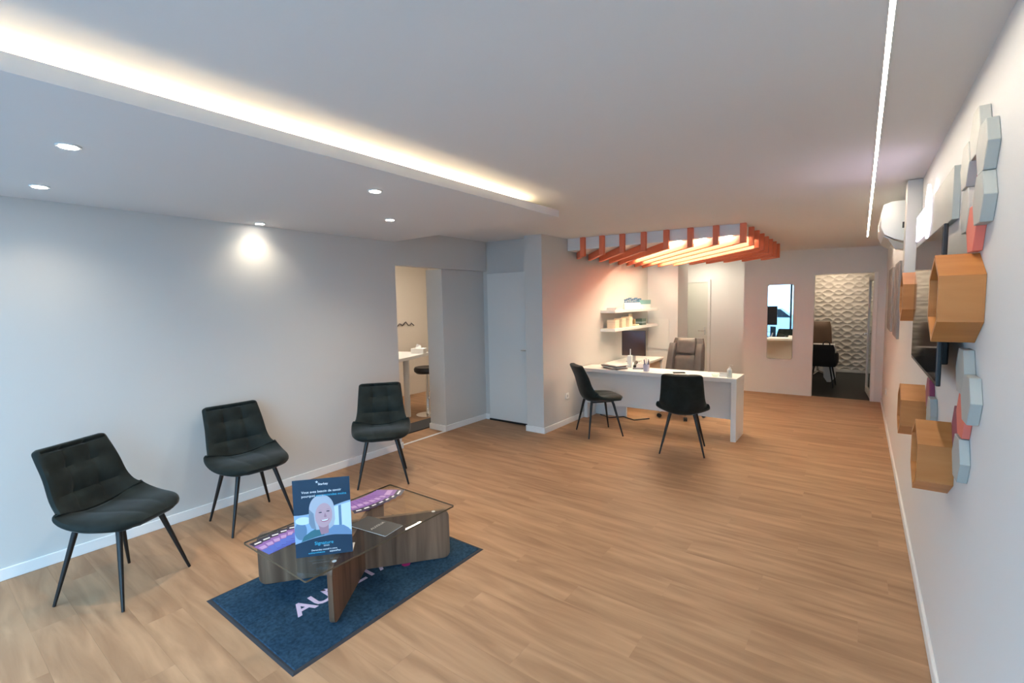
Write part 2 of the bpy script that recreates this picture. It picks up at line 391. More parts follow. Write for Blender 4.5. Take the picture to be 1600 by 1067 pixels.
for (sx, sy, side) in starts:
    h = TH/2
    a = (sx-dx*0.3, sy-dy*0.3); b = (sx+dx*5, sy+dy*5)
    poly = clip_poly([(a[0]-nx_*h, a[1]-ny_*h), (b[0]-nx_*h, b[1]-ny_*h), (b[0]+nx_*h, b[1]+ny_*h), (a[0]+nx_*h, a[1]+ny_*h)])
    if len(poly) < 3: continue
    s = rel_(MB().prism(poly, 'z', CZ, BZ-0.007)).build('slat', orange_slat, can)
    if side == 'f': e = box(sx-0.032, sx+0.028, CY0-0.022, CY0+0.03, CZ, zc(sx)-0.002)
    else: e = box(CX1-0.03, CX1+0.022, sy-0.035, sy+0.025, CZ, zc(CX1)-0.002)
    rel_(e).build('slat_end', orange_slat, s)

# ------------------------------------------------------------------ room lamps of the side rooms
def panel_lamp(name, label, x, yy, sx, sy, m_):
    t = thing(name, label, 'lamp', (x, yy, zc(x)))
    box(-sx, sx, -sy, sy, -0.035, -0.006).build('housing', white_plastic, t)
    box(-sx+0.02, sx-0.02, -sy+0.02, sy-0.02, -0.041, -0.035).build('diffuser', m_, t)
panel_lamp('ceiling_lamp', 'square white ceiling lamp in the corridor behind the desk', -2.6, 9.85, 0.14, 0.14, led_room)
panel_lamp('ceiling_lamp', 'square white ceiling lamp in the kitchen past the opening', -5.6, 4.9, 0.2, 0.2, led_kitchen)
panel_lamp('ceiling_lamp', 'square white ceiling lamp inside the carpeted back office', -0.5, 12.3, 0.2, 0.2, led_office)

# ================================================================== VELVET CHAIRS
def catmull(pts, n):
    out = []
    P = [pts[0]]+list(pts)+[pts[-1]]
    segs = len(pts)-1
    for k in range(n+1):
        t = k/n*segs; i = min(int(t), segs-1); t -= i
        a, b, c, d = P[i], P[i+1], P[i+2], P[i+3]
        out.append(tuple(0.5*((2*b[j])+(-a[j]+c[j])*t+(2*a[j]-5*b[j]+4*c[j]-d[j])*t*t+(-a[j]+3*b[j]-3*c[j]+d[j])*t**3) for j in range(len(b))))
    return out
# x, z, half width, wing lift
prof = [(0.245, 0.448, 0.10, 0.0), (0.225, 0.468, 0.195, 0.0), (0.15, 0.476, 0.252, 0.004), (0.03, 0.468, 0.278, 0.022), (-0.09, 0.458, 0.284, 0.068), (-0.170, 0.472, 0.270, 0.104),
        (-0.215, 0.53, 0.252, 0.100), (-0.240, 0.62, 0.234, 0.056), (-0.268, 0.74, 0.222, 0.038), (-0.310, 0.85, 0.213, 0.024), (-0.325, 0.892, 0.206, 0.018), (-0.330, 0.908, 0.178, 0.014)]
NV = 44
P4 = catmull(prof, NV)
def nrm(i):
    a, b = P4[max(i-1, 0)], P4[min(i+1, NV)]
    tx, tz = b[0]-a[0], b[1]-a[1]; l = math.hypot(tx, tz); return tz/l, -tx/l
US = [-1, -0.97, -0.9, -0.8, -0.68, -0.54, -0.43, -0.38, -0.33, -0.28, -0.22, -0.11]; US = US+[0]+[-u for u in reversed(US)]
def spt(i, u, off):
    x, z, hw, wl = P4[i]; nx, nz = nrm(i); d = wl*abs(u)**2.2+off
    return (x+nx*d, u*hw, z+nz*d)
def patch(i0, i1, top, bot):
    mb = MB(); nu = len(US); T = []; B = []
    for i in range(i0, i1+1):
        for u in US: T.append(spt(i, u, top(i, u)))
    for i in range(i0, i1+1):
        for u in US: B.append(spt(i, u, bot(i, u)))
    N = len(T); fs = []
    rows = i1-i0
    for r in range(rows):
        for k in range(nu-1):
            a = r*nu+k; fs.append((a, a+1, a+nu+1, a+nu)); fs.append((N+a+nu, N+a+nu+1, N+a+1, N+a))
    for r in range(rows):
        a = r*nu; fs.append((a, a+nu, N+a+nu, N+a)); a = r*nu+nu-1; fs.append((a+nu, a, N+a, N+a+nu))
    for k in range(nu-1):
        fs.append((k+1, k, N+k, N+k+1)); a = rows*nu+k; fs.append((a, a+1, N+a+1, N+a))
    return mb.add(T+B, fs)
JN = 20
def edge(u): return max(0.0, 1-abs(u)**6)**0.5
def g(x, c, w_): return math.exp(-((x-c)/w_)**2)
def seat_top(i, u):
    v = i/JN; e = min(1, (v/0.10))**0.5*min(1, (1-v)/0.08+0.25)**0.5 if v < 1 else 0.5
    q = 0.004*(g(u, -0.33, 0.06)+g(u, 0.33, 0.06))*(1 if 0.1 < v < 0.9 else 0)
    return 0.006+0.044*edge(u)*e-q
def back_top(i, u):
    v = (i-JN)/(NV-JN); e = min(1, (1-v)/0.10)**0.5*min(1, v/0.06+0.3)**0.5
    inside = 1 if abs(u) < 0.86 else 0
    q = 0.017*sum(g(v, c, 0.03) for c in (0.34, 0.55, 0.76))*inside + 0.007*(g(u, -0.33, 0.06)+g(u, 0.33, 0.06))*(1 if 0.12 < v < 0.94 else 0)
    q += 0.010*sum(g(v, c, 0.04)*g(u, d, 0.09) for c in (0.34, 0.55, 0.76) for d in (-0.33, 0.33))
    return 0.006+0.040*edge(u)*e-q
def shell_bot(i, u):
    e = edge(u)*min(1, (i/NV)/0.06+0.05)**0.5*min(1, (1-i/NV)/0.05+0.05)**0.5
    return -0.004-0.020*e
chair_meshes = dict(
    seat=patch(0, JN, seat_top, lambda i, u: -0.002).mesh('seat', velvet, True),
    backrest=patch(JN, NV, back_top, lambda i, u: -0.002).mesh('backrest', velvet, True),
    shell=patch(0, NV, lambda i, u: 0.004, shell_bot).mesh('shell', velvet, True),
    legs=[MB().tube([(sx*0.135-0.01, sy*0.125, 0.452), (sx*0.15-0.008, sy*0.14, 0.40), (sx*0.228, sy*0.232, 0.002)], [0.0175, 0.0165, 0.0085], 12).mesh('leg', black_metal, True) for sx in (-1, 1) for sy in (-1, 1)],
    frame=MB().box(-0.155, 0.14, -0.135, -0.115, 0.430, 0.446).box(-0.155, 0.14, 0.115, 0.135, 0.430, 0.446).box(-0.02, 0.02, -0.12, 0.12, 0.430, 0.446).mesh('seat_frame', black_metal))
def velvet_chair(x, yy, deg, label, group):
    t = thing('velvet_chair', label, 'chair', (x, yy, 0), R(deg), group)
    obj('shell', chair_meshes['shell'], t); obj('seat', chair_meshes['seat'], t); obj('backrest', chair_meshes['backrest'], t); obj('seat_frame', chair_meshes['frame'], t)
    for lm in chair_meshes['legs']: obj('leg', lm, t)
    return t
WAIT = 'velvet chairs of the waiting area'; VIS = 'velvet chairs at the desk'
velvet_chair(-3.62, 0.78, 29, 'dark velvet chair set at an angle, farthest from the kitchen opening', WAIT)
velvet_chair(-3.925, 1.675, -2.5, 'dark velvet chair squarely against the grey wall, between two other chairs', WAIT)
velvet_chair(-3.74, 2.84, -38, 'dark velvet chair next to the kitchen opening, behind the coffee table', WAIT)
velvet_chair(-2.685, 5.46, 48, 'dark velvet chair at the white desk, beside the grey wall outlet', VIS)
velvet_chair(-1.58, 5.33, 104, 'dark velvet chair seen from behind at the open end of the white desk', VIS)

# ================================================================== MAT
t = thing('door_mat', 'navy blue logo mat with black rubber border under the coffee table', 'mat', (-2.54, 1.69, 0))
hx, hy = 0.485, 0.685
def frustum(hx, hy, z0, z1, inset): return MB().hexa([(-hx,-hy,z0),(hx,-hy,z0),(hx,hy,z0),(-hx,hy,z0)], [(-hx+inset,-hy+inset,z1),(hx-inset,-hy+inset,z1),(hx-inset,hy-inset,z1),(-hx+inset,hy-inset,z1)])
frustum(hx, hy, 0.0005, 0.006, 0.012).build('border', rubber, t)
frustum(hx-0.022, hy-0.022, 0.006, 0.0105, 0.004).build('pile', carpet_blue, t)
lilac = mat('lilac_print', (0.62, 0.48, 0.62), 0.9, bump=0.4, bscale=400); magenta = mat('magenta_print', (0.42, 0.015, 0.14), 0.9)
# letters run along +Y with their tops towards -X
LET = [('A', 1.295), ('U', 1.408), ('X', 1.50), ('I', 1.585), ('L', 1.645), ('I', 1.728), ('A', 1.845)]
for ch, yy in LET:
    text_obj('letter', ch, 0.168, lilac, t, frame_mat((-2.475+2.54, yy-1.69, 0.0108), (0, 1, 0), (-1, 0, 0)), 0.0006, 0.0035)
hexp = [(0.0+0.05*math.cos(R(60*k)), 0.0+0.05*math.sin(R(60*k))) for k in range(6)]
MB().prism([(-2.345+2.54+a*0.6, 1.93-1.69+b*0.6) for a, b in hexp], 'z', 0.0105, 0.0114).build('emblem', magenta, t)

# ================================================================== COFFEE TABLE
GZ = 0.345
ct = thing('coffee_table', 'low coffee table with rectangular glass top on crossed walnut boards', 'table', (-2.50, 1.68, 0.0122))
def board(p, q, z0, z1, th, r=0.045):
    p = Vector((*p, 0))-Vector((-2.50, 1.68, 0)); q = Vector((*q, 0))-Vector((-2.50, 1.68, 0)); L = (q-p).length; d = (q-p)/L; n = Vector((-d.y, d.x, 0))
    prof2 = rrect(L/2, (z0+z1)/2, L/2, (z1-z0)/2, r)
    lo = [p+d*a-n*th/2+Vector((0, 0, b)) for a, b in prof2]; hi = [p+d*a+n*th/2+Vector((0, 0, b)) for a, b in prof2]
    return MB().hexa(lo, hi)
board((-2.915, 1.262), (-2.175, 2.165), 0.0, GZ-0.017, 0.028).build('base_board', walnut, ct, bevel=0.0015, seg=1)
board((-2.200, 1.300), (-2.80, 2.10), 0.0, GZ-0.017, 0.028).build('base_board', walnut, ct, bevel=0.0015, seg=1)
gt = MB().prism(rrect(0, 0, 0.336, 0.53, 0.012, 3), 'z', GZ-0.016, GZ-0.006)
gt.build('glass_top', tint_glass, ct)
edge_m = mat('glass_edge', (0.10, 0.075, 0.05), 0.2)
ring = MB(); po = rrect(0, 0, 0.3362, 0.5302, 0.012, 3)
for i in range(len(po)):
    a, b = po[i], po[(i+1) % len(po)]; ring.add([(a[0], a[1], GZ-0.0158), (b[0], b[1], GZ-0.0158), (b[0], b[1], GZ-0.0062), (a[0], a[1], GZ-0.0062)], [(0, 1, 2, 3)])
ring.build('glass_edge', edge_m, ct)
for px, py in ((0.27, -0.33), (-0.27, 0.36), (-0.30, -0.29), (0.27, 0.40)):
    MB().lathe([(0.012, GZ-0.0175), (0.012, GZ-0.0158)], 14, (px, py, 0)).build('bumper', white_plastic, ct)
TZ = GZ+0.0064          # top of the glass in world z
# ------------------------------------------------------------------ poster on its stand
ps = thing('poster_stand', 'dark blue advertising board with smiling woman standing on the glass table', 'poster', (-2.31, 1.345, TZ), math.atan2(0.221, 0.194))
PWH, PH = 0.146, 0.43
navy = mat('poster_navy', (0.006, 0.036, 0.075), 0.35); sky_b = mat('poster_pale_blue', (0.30, 0.45, 0.62), 0.4); sky_d = mat('poster_mid_blue', (0.13, 0.23, 0.36), 0.4)
sky_w = mat('poster_window_white', (0.62, 0.74, 0.88), 0.4)
hair = mat('poster_silver_hair', (0.46, 0.49, 0.56), 0.4); hair_d = mat('poster_hair_shade', (0.22, 0.28, 0.36), 0.4); skin = mat('poster_skin', (0.56, 0.36, 0.40), 0.4); skin_d = mat('poster_skin_shade', (0.40, 0.22, 0.27), 0.4)
shirt = mat('poster_blue_shirt', (0.17, 0.28, 0.45), 0.4); shirt_d = mat('poster_green_shirt', (0.04, 0.16, 0.20), 0.4); dark = mat('poster_dark', (0.03, 0.03, 0.06), 0.4)
cyan = mat('poster_cyan', (0.05, 0.42, 0.62), 0.4); pwhite = mat('poster_white', (0.8, 0.82, 0.84), 0.4); blush = mat('poster_lips', (0.42, 0.10, 0.14), 0.4)
pb = box(-PWH, PWH, 0.0, 0.004, 0.001, PH).build('board', navy, ps)
LAY = [0]
def flat(name, pts, mm, parent=pb):
    LAY[0] += 1; d = -0.00006*LAY[0]
    MB().prism(pts, 'y', d-0.0001, 0.0).build(name, mm, parent)
def ell(cx, cz, a, b, n=28, rot=0, a0=0, a1=360):
    out = []
    for k in range(n):
        th = R(a0+(a1-a0)*k/(n if a1-a0 == 360 else n-1)); x, z = a*math.cos(th), b*math.sin(th)
        out.append((cx+x*math.cos(rot)-z*math.sin(rot), cz+x*math.sin(rot)+z*math.cos(rot)))
    return out
# photograph area between two curved navy bands
top = [(-PWH+2*PWH*k/12, 0.268+0.030*math.sin(math.pi*0.9*(k/12-0.5))-0.012*math.cos(math.pi*(k/12-0.5))) for k in range(13)]
bot = [(-PWH+2*PWH*k/12, 0.078+0.034*math.sin(math.pi*(k/12)*0.75)) for k in range(13)]
flat('photo_print', bot+list(reversed(top)), sky_b)
flat('window_print', [(0.055, 0.16), (PWH, 0.13), (PWH, 0.288), (0.055, 0.268)], sky_w)
flat('window_bar_print', [(0.082, 0.16), (0.096, 0.16), (0.096, 0.276), (0.082, 0.272)], sky_d)
flat('blur_print', ell(-0.115, 0.15, 0.031, 0.05), sky_d)
flat('blur_print', ell(-0.10, 0.205, 0.04, 0.022), sky_w)
flat('shirt_print', [(-0.115, 0.088), (-0.10, 0.118), (-0.065, 0.142), (-0.02, 0.165), (0.05, 0.165), (0.105, 0.160), (0.132, 0.14), (PWH, 0.115), (PWH, 0.101), (0.06, 0.112), (-0.02, 0.112)], shirt)
flat('shirt_print', [(-0.115, 0.088), (-0.10, 0.118), (-0.065, 0.142), (-0.02, 0.162), (0.005, 0.115), (-0.04, 0.108)], shirt_d)
dome = [(-0.004+0.064*math.cos(R(t_)), 0.262+0.080*math.sin(R(t_))) for t_ in range(0, 181, 12)]
flat('hair_print', dome+[(-0.071, 0.225), (-0.072, 0.19), (-0.060, 0.160), (-0.036, 0.148), (0.034, 0.148), (0.054, 0.165), (0.062, 0.20), (0.061, 0.235)], hair)
flat('hair_print', [(-0.067, 0.265), (-0.071, 0.225), (-0.072, 0.19), (-0.060, 0.160), (-0.036, 0.148), (-0.042, 0.19), (-0.046, 0.24)], hair_d)
flat('neck_print', [(-0.026, 0.175), (0.028, 0.175), (0.026, 0.125), (-0.012, 0.118)], skin_d)
flat('face_print', ell(0.005, 0.226, 0.044, 0.068, rot=-0.08), skin)
flat('fringe_print', [(-0.044, 0.225), (-0.046, 0.28), (-0.030, 0.315), (0.006, 0.330), (0.040, 0.312), (0.054, 0.27), (0.052, 0.225), (0.046, 0.262), (0.030, 0.292), (0.010, 0.302), (-0.018, 0.290), (-0.036, 0.262)], hair)
for ex, ez in ((-0.012, 0.243), (0.028, 0.247)):
    flat('eye_print', ell(ex, ez, 0.0090, 0.0032), dark)
    flat('brow_print', [(ex-0.012, ez+0.010), (ex, ez+0.0140), (ex+0.012, ez+0.011), (ex, ez+0.0118)], skin_d)
flat('nose_print', [(0.012, 0.240), (0.021, 0.217), (0.014, 0.213), (0.005, 0.217)], skin_d)
flat('mouth_print', ell(0.010, 0.203, 0.022, 0.0135, 20, 0.12, 180, 360), blush)
flat('teeth_print', ell(0.010, 0.2022, 0.0185, 0.0082, 20, 0.12, 180, 360), pwhite)
def ptext(s_, x, z, size, mm, off=0.0):
    LAY[0] += 1
    text_obj('lettering', s_, size, mm, pb, frame_mat((x, -0.0035, z), (1, 0, 0), (0, 0, 1)), 0.0002, off)
ptext('Starkey', 0.01, 0.402, 0.017, pwhite, 0.0003)
flat('star_print', [(-0.022+0.008*(1 if k % 2 == 0 else 0.4)*math.sin(R(36*k)), 0.414+0.008*(1 if k % 2 == 0 else 0.4)*math.cos(R(36*k))) for k in range(10)], pwhite)
ptext('Vous avez besoin de savoir', 0.0, 0.362, 0.0185, pwhite, 0.0002)
ptext('pourquoi', -0.068, 0.340, 0.0185, pwhite, 0.0002)
ptext('vous entendez moins', 0.048, 0.340, 0.0185, cyan, 0.0002)
ptext('Signature', 0.0, 0.073, 0.026, cyan, 0.0003); ptext('SERIES', 0.012, 0.056, 0.011, pwhite)
ptext('Demandez conseil à votre', 0.0, 0.036, 0.0125, pwhite, 0.0002); ptext('audioprothésiste', -0.04, 0.022, 0.0125, cyan, 0.0002); ptext('aujourd\'hui', 0.055, 0.022, 0.0125, pwhite, 0.0003)
MB().box(-PWH, PWH, 0.004, 0.10, 0.0, 0.003).add([(-0.03, 0.0045, 0.22), (0.03, 0.0045, 0.22), (0.03, 0.0095, 0.22), (-0.03, 0.0095, 0.22), (-0.05, 0.085, 0.003), (0.05, 0.085, 0.003), (0.05, 0.09, 0.003), (-0.05, 0.09, 0.003)], [(0,1,2,3),(4,7,6,5),(0,4,5,1),(1,5,6,2),(2,6,7,3),(3,7,4,0)]).build('easel_back', mat('grey_card', (0.45, 0.45, 0.45), 0.7), ps)
# ------------------------------------------------------------------ leaflets fanned out on the glass
purple = mat('leaflet_purple', (0.24, 0.11, 0.34), 0.35); pink = mat('leaflet_pink', (0.46, 0.30, 0.52), 0.35); blue_l = mat('leaflet_blue', (0.07, 0.13, 0.48), 0.3); blk = mat('leaflet_black', (0.025, 0.02, 0.035), 0.35)
def leaflet(cx, cy, z, deg, label, group, main, band, foot=None):
    t = thing('leaflet', label, 'leaflet', (cx, cy, z), R(deg), group)
    c = box(-0.05, 0.05, 0, 0.21, 0, 0.0012).build('cover', main, t)
    box(-0.05, 0.05, 0.155, 0.21, 0.0012, 0.0015).build('dark_edge_print', blk, c)
    box(-0.035, 0.03, 0.172, 0.186, 0.0015, 0.0017).build('white_line_print', paper, c)
    box(-0.042, 0.042, 0.085, 0.125, 0.0012, 0.0015).build('band_print', band, c)
    if foot: box(-0.05, 0.05, 0, 0.075, 0.0012, 0.0015).build('blue_print', foot, c)
for k in range(7):
    leaflet(-2.80+0.004*k, 1.865+0.026*k, TZ+0.0002+0.0018*k, -110+9*k, 'purple leaflet in the fan lying on the glass beside the black booklet', 'purple leaflets fanned by the black booklet', purple, pink)
for k in range(6):
    leaflet(-2.575-0.004*k, 1.22+0.028*k, TZ+0.0002+0.0018*k, 93-8*k, 'blue and purple leaflet in the fan behind the advertising board', 'blue leaflets fanned behind the poster', purple, pink, blue_l)
bk = thing('booklet', 'square black booklet with white lettering on the glass table', 'booklet', (-2.355, 1.72, TZ), R(8))
box(-0.145, 0.145, -0.075, 0.075, 0.0, 0.0035).build('pages', paper, bk)
bc = box(-0.146, 0.146, -0.076, 0.076, 0.0035, 0.0045).build('cover', mat('black_card', (0.03, 0.028, 0.026), 0.45), bk)
text_obj('lettering', 'AUXILIA', 0.03, mat('booklet_grey_print', (0.45, 0.43, 0.40), 0.5), bc, frame_mat((0.01, 0.0, 0.0046), (0, 1, 0), (-1, 0, 0)), 0.0002)

# ================================================================== DESK
DZ = 0.765
dk = thing('reception_desk', 'long white laminate reception desk with thick side panel and modesty panel', 'desk', (-2.2, 6.17, 0))
def off(mb, o): mb.v = [(a-o[0], b-o[1], c-o[2]) for a, b, c in mb.v]; return mb
O_ = (-2.2, 6.17, 0)
off(box(-3.254, -1.145, 5.95, 6.395, DZ-0.05, DZ), O_).build('desk_top', white_lam, dk, bevel=0.002, seg=1)
off(box(-1.205, -1.145, 5.95, 6.395, 0, DZ-0.0505), O_).build('side_panel', white_lam, dk, bevel=0.002, seg=1)
off(box(-3.25, -1.206, 6.10, 6.125, 0.235, DZ-0.0505), O_).build('modesty_panel', white_lam, dk)
off(box(-3.254, -3.20, 6.13, 6.395, 0, DZ-0.0505), O_).build('wall_panel', white_lam, dk)
# return unit along the wall
ru = thing('side_desk', 'white side desk standing along the wall under the two shelves', 'desk', (-2.95, 7.2, 0))
box(-0.30, 0.25, -0.78, 0.80, 0.70, 0.735).build('desk_top', white_lam, ru, bevel=0.002, seg=1)
box(-0.28, 0.23, -0.77, -0.74, 0, 0.6995).build('side_panel', white_lam, ru)
box(-0.28, 0.23, 0.76, 0.79, 0, 0.6995).build('side_panel', white_lam, ru)
box(-0.28, 0.20, 0.2, 0.755, 0.05, 0.6995).build('cabinet', mat('beige_front', (0.60, 0.46, 0.32), 0.5), ru)
# monitor on the side desk
mo = thing('monitor', 'dark computer monitor standing on the side desk under the shelves', 'monitor', (-2.90, 7.15, 0.735), R(8))
box(-0.19, 0.19, -0.012, 0.018, 0.10, 0.50).build('bezel', black_plastic, mo, bevel=0.006)
box(-0.18, 0.18, -0.0135, -0.012, 0.115, 0.49).build('screen', mat('screen_brown_reflection', (0.05, 0.03, 0.028), 0.12), mo)  # brownish reflection is mixed into the black screen's base colour
MB().box(-0.025, 0.025, 0.018, 0.03, 0.01, 0.30).box(-0.11, 0.11, -0.05, 0.10, 0, 0.012).build('stand', mat('silver_plastic', (0.5, 0.5, 0.5), 0.35), mo)
# poster on closet wall
pp = tag(box(-3.255, -2.86, 8.736, 8.749, 0.80, 1.36).build('wall_poster', paper), 'plain white poster board on the wall behind the office chair', 'poster')
# wall shelves
def wshelf(z, label):
    t = thing('wall_shelf', label, 'shelf', (-3.268, 7.66, z), 0, 'floating shelves over the side desk')
    box(0, 0.25, -0.95, 0.95, -0.045, 0).build('board', white_lam, t, bevel=0.002, seg=1)
    return t
Z1, Z2 = 1.575, 1.285
wshelf(Z1, 'white floating shelf carrying the row of blue and green boxes'); wshelf(Z2, 'white floating shelf carrying cream cartons and a dark green box')
blue_c = mat('box_blue', (0.10, 0.22, 0.36), 0.5); teal_c = mat('box_teal', (0.22, 0.42, 0.42), 0.5); cream_c = mat('carton_cream', (0.80, 0.66, 0.48), 0.55); green_c = mat('box_dark_green', (0.08, 0.13, 0.11), 0.5)
for k in range(8):
    yy = 7.28+0.085*k; h_ = 0.165+0.012*((k*7) % 3)
    t = thing('spray_bottle', 'white bottle with blue spray top in the row on the upper shelf', 'bottle', (-3.10, yy, Z1), 0, 'spray bottles on the upper shelf')
    MB().lathe([(0.030, 0), (0.031, 0.004), (0.031, 0.085), (0.022, 0.10), (0.012, 0.108)], 14).build('bottle', white_plastic, t, True)
    MB().lathe([(0.014, 0.106), (0.014, 0.125), (0.010, 0.127), (0.010, h_-0.015)], 12).box(-0.012, 0.042, -0.010, 0.010, h_-0.022, h_).build('spray_top', blue_c, t)
for k in range(5):
    yy = 7.99+0.078*k
    t = thing('carton', 'teal and white carton in the row at the far end of upper shelf', 'box', (-3.12, yy, Z1), 0, 'teal cartons on the upper shelf')
    b_ = box(-0.06, 0.06, -0.036, 0.036, 0, 0.15).build('body', white_lam, t, bevel=0.001, seg=1)
    box(-0.0605, 0.0605, -0.0365, 0.0365, 0.075, 0.1505).build('teal_print', teal_c, b_)
for k in range(3):
    tag(box(-3.21+0.006*k, -3.05+0.006*k, 6.80, 7.02, Z1+0.012*k, Z1+0.011+0.012*k).build('brochure', paper), 'white brochure in the flat pile at the near end of upper shelf', 'brochure', 'brochure pile on the upper shelf')
for k, (yy, h_) in enumerate(((6.86, 0.135), (7.12, 0.15), (7.40, 0.165))):
    t = thing('carton', ['smallest cream carton, at the near end of the lower shelf', 'middle cream carton between two others on the lower shelf', 'tallest cream carton on the lower shelf, next to display stand'][k], 'box', (-3.12, yy, Z2), 0, 'cream cartons on the lower shelf')
    box(-0.07, 0.07, -0.075, 0.075, 0, h_).build('body', cream_c, t, bevel=0.002, seg=1); box(-0.0705, 0.0705, -0.0755, 0.0755, h_*0.72, h_*0.74).build('lid_joint', mat('carton_joint', (0.5, 0.4, 0.28), 0.6), t)
t = thing('display_stand', 'small cream display stand with upright back on the lower shelf', 'stand', (-3.12, 7.68, Z2))
box(-0.06, 0.07, -0.08, 0.08, 0, 0.03).build('base', cream_c, t); box(-0.06, -0.045, -0.08, 0.08, 0.03, 0.20).build('back', cream_c, t); MB().lathe([(0.02, 0.03), (0.028, 0.05), (0.02, 0.10), (0.006, 0.12)], 12, (0.01, 0, 0)).build('sample', mat('amber_sample', (0.35, 0.20, 0.09), 0.3), t, True)
t = thing('carton', 'dark green box standing on the lower shelf next to display stand', 'box', (-3.12, 8.02, Z2)); box(-0.06, 0.06, -0.10, 0.10, 0, 0.11).build('body', green_c, t, bevel=0.002, seg=1); box(-0.0605, 0.0605, -0.1005, 0.1005, 0.04, 0.06).build('label_print', mat('grey_print', (0.35, 0.42, 0.44), 0.5), t)
# ---- desk-top things
for k in range(6):
    a = random.uniform(-16, 16); sx = 0.105+random.uniform(-0.01, 0.01)
    o = tag(box(-sx, sx, -0.148, 0.148, 0, 0.0095).build('magazine', [mat('magazine_dark', (0.06, 0.05, 0.05), 0.4), mat('magazine_tan', (0.32, 0.26, 0.22), 0.4), paper][k % 3]), ['lowest', 'second lowest', 'third lowest', 'third from top', 'second from top', 'topmost'][k]+' magazine in the untidy pile on the white desk', 'magazine', 'magazine pile on the desk')
    o.location = (-2.76+random.uniform(-0.02, 0.02), 6.12, DZ+0.0005+0.010*k); o.rotation_euler = (0, 0, R(70+a))
t = thing('pen_cup', 'lilac pen cup full of pens on the white desk', 'cup', (-2.28, 6.06, DZ))
MB().lathe([(0.036, 0), (0.038, 0.002), (0.042, 0.095), (0.040, 0.095), (0.036, 0.006), (0.001, 0.005)], 20).build('cup', mat('lilac_plastic', (0.48, 0.44, 0.56), 0.35), t, True)
for k in range(6):
    a = k*1.05; MB().tube([(0.012*math.cos(a), 0.012*math.sin(a), 0.01), (0.035*math.cos(a), 0.035*math.sin(a), 0.15+0.012*(k % 3))], 0.0045, 8).build('pen', [black_plastic, mat('pen_blue', (0.05, 0.08, 0.25), 0.4), white_plastic][k % 3], t, True)
t = thing('desk_phone', 'grey desk telephone between the magazines and the pen cup', 'telephone', (-2.44, 6.24, DZ), R(15))
MB().hexa([(-0.09,-0.08,0),(0.09,-0.08,0),(0.09,0.08,0),(-0.09,0.08,0)], [(-0.085,-0.075,0.025),(0.085,-0.075,0.025),(0.085,0.075,0.065),(-0.085,0.075,0.065)]).build('body', mat('phone_grey', (0.30, 0.29, 0.32), 0.4), t, bevel=0.004)
MB().tube([(-0.06, -0.09, 0.045), (-0.06, -0.06, 0.062), (-0.06, 0.05, 0.085), (-0.06, 0.085, 0.078)], [0.022, 0.016, 0.016, 0.024], 10).build('handset', black_plastic, t, True)
t = thing('router', 'white upright box with antenna behind the pen cup on desk', 'router', (-2.62, 6.32, DZ), R(10))
box(-0.03, 0.03, -0.04, 0.04, 0, 0.17).build('body', white_plastic, t, bevel=0.006); MB().tube([(0.0, 0.03, 0.16), (0.0, 0.035, 0.26)], 0.006, 8).build('antenna', white_plastic, t, True)
for k, (x, yy, a) in enumerate(((-2.40, 6.10, 20), (-2.12, 6.22, -12), (-1.62, 6.16, 6))):
    o = tag(box(-0.105, 0.105, -0.148, 0.148, 0, 0.0012).build('paper_sheet', paper), ['white paper sheet under the desk telephone edge', 'white paper sheet lying right beside the pen cup', 'white paper sheet lying in front of the office chair'][k], 'paper', 'loose paper sheets on the desk')
    o.location = (x, yy, DZ+0.0004); o.rotation_euler = (0, 0, R(a))
t = thing('mobile_phone', 'black mobile phone lying face up on the white desk', 'phone', (-1.86, 6.10, DZ+0.0005), R(-62))
MB().prism(rrect(0, 0, 0.036, 0.076, 0.010), 'z', 0, 0.008).build('body', black_plastic, t); MB().prism(rrect(0, 0, 0.033, 0.072, 0.008), 'z', 0.008, 0.0084).build('screen', mat('phone_screen', (0.02, 0.02, 0.025), 0.08), t)
t = thing('sanitizer_bottle', 'clear pump bottle standing at the open end of the desk', 'bottle', (-1.24, 6.03, DZ))
MB().lathe([(0.027, 0), (0.029, 0.004), (0.029, 0.085), (0.022, 0.105), (0.011, 0.113)], 18).build('bottle', mat('milky_plastic', (0.74, 0.74, 0.70), 0.25), t, True)
MB().lathe([(0.012, 0.113), (0.012, 0.125), (0.004, 0.127), (0.004, 0.15)], 12).box(-0.006, 0.035, -0.006, 0.006, 0.146, 0.154).build('pump', white_plastic, t)
for k, (x, yy, lab) in enumerate(((-1.40, 6.02, 'small clear glass dish on the desk beside the pump bottle'), (-1.32, 6.07, 'small white business card holder on desk beside the pump bottle'))):
    if k == 0:
        t = thing('glass_dish', lab, 'dish', (x, yy, DZ)); MB().lathe([(0.03, 0), (0.032, 0.002), (0.045, 0.035), (0.042, 0.035), (0.028, 0.006), (0.001, 0.005)], 20).build('bowl', clear_glass, t, True)
    else:
        t = thing('card_holder', lab, 'card holder', (x, yy, DZ), R(10)); box(-0.045, 0.045, -0.02, 0.02, 0, 0.02).build('tray', white_plastic, t); box(-0.042, 0.042, -0.004, 0.010, 0.02, 0.05).build('cards', paper, t)

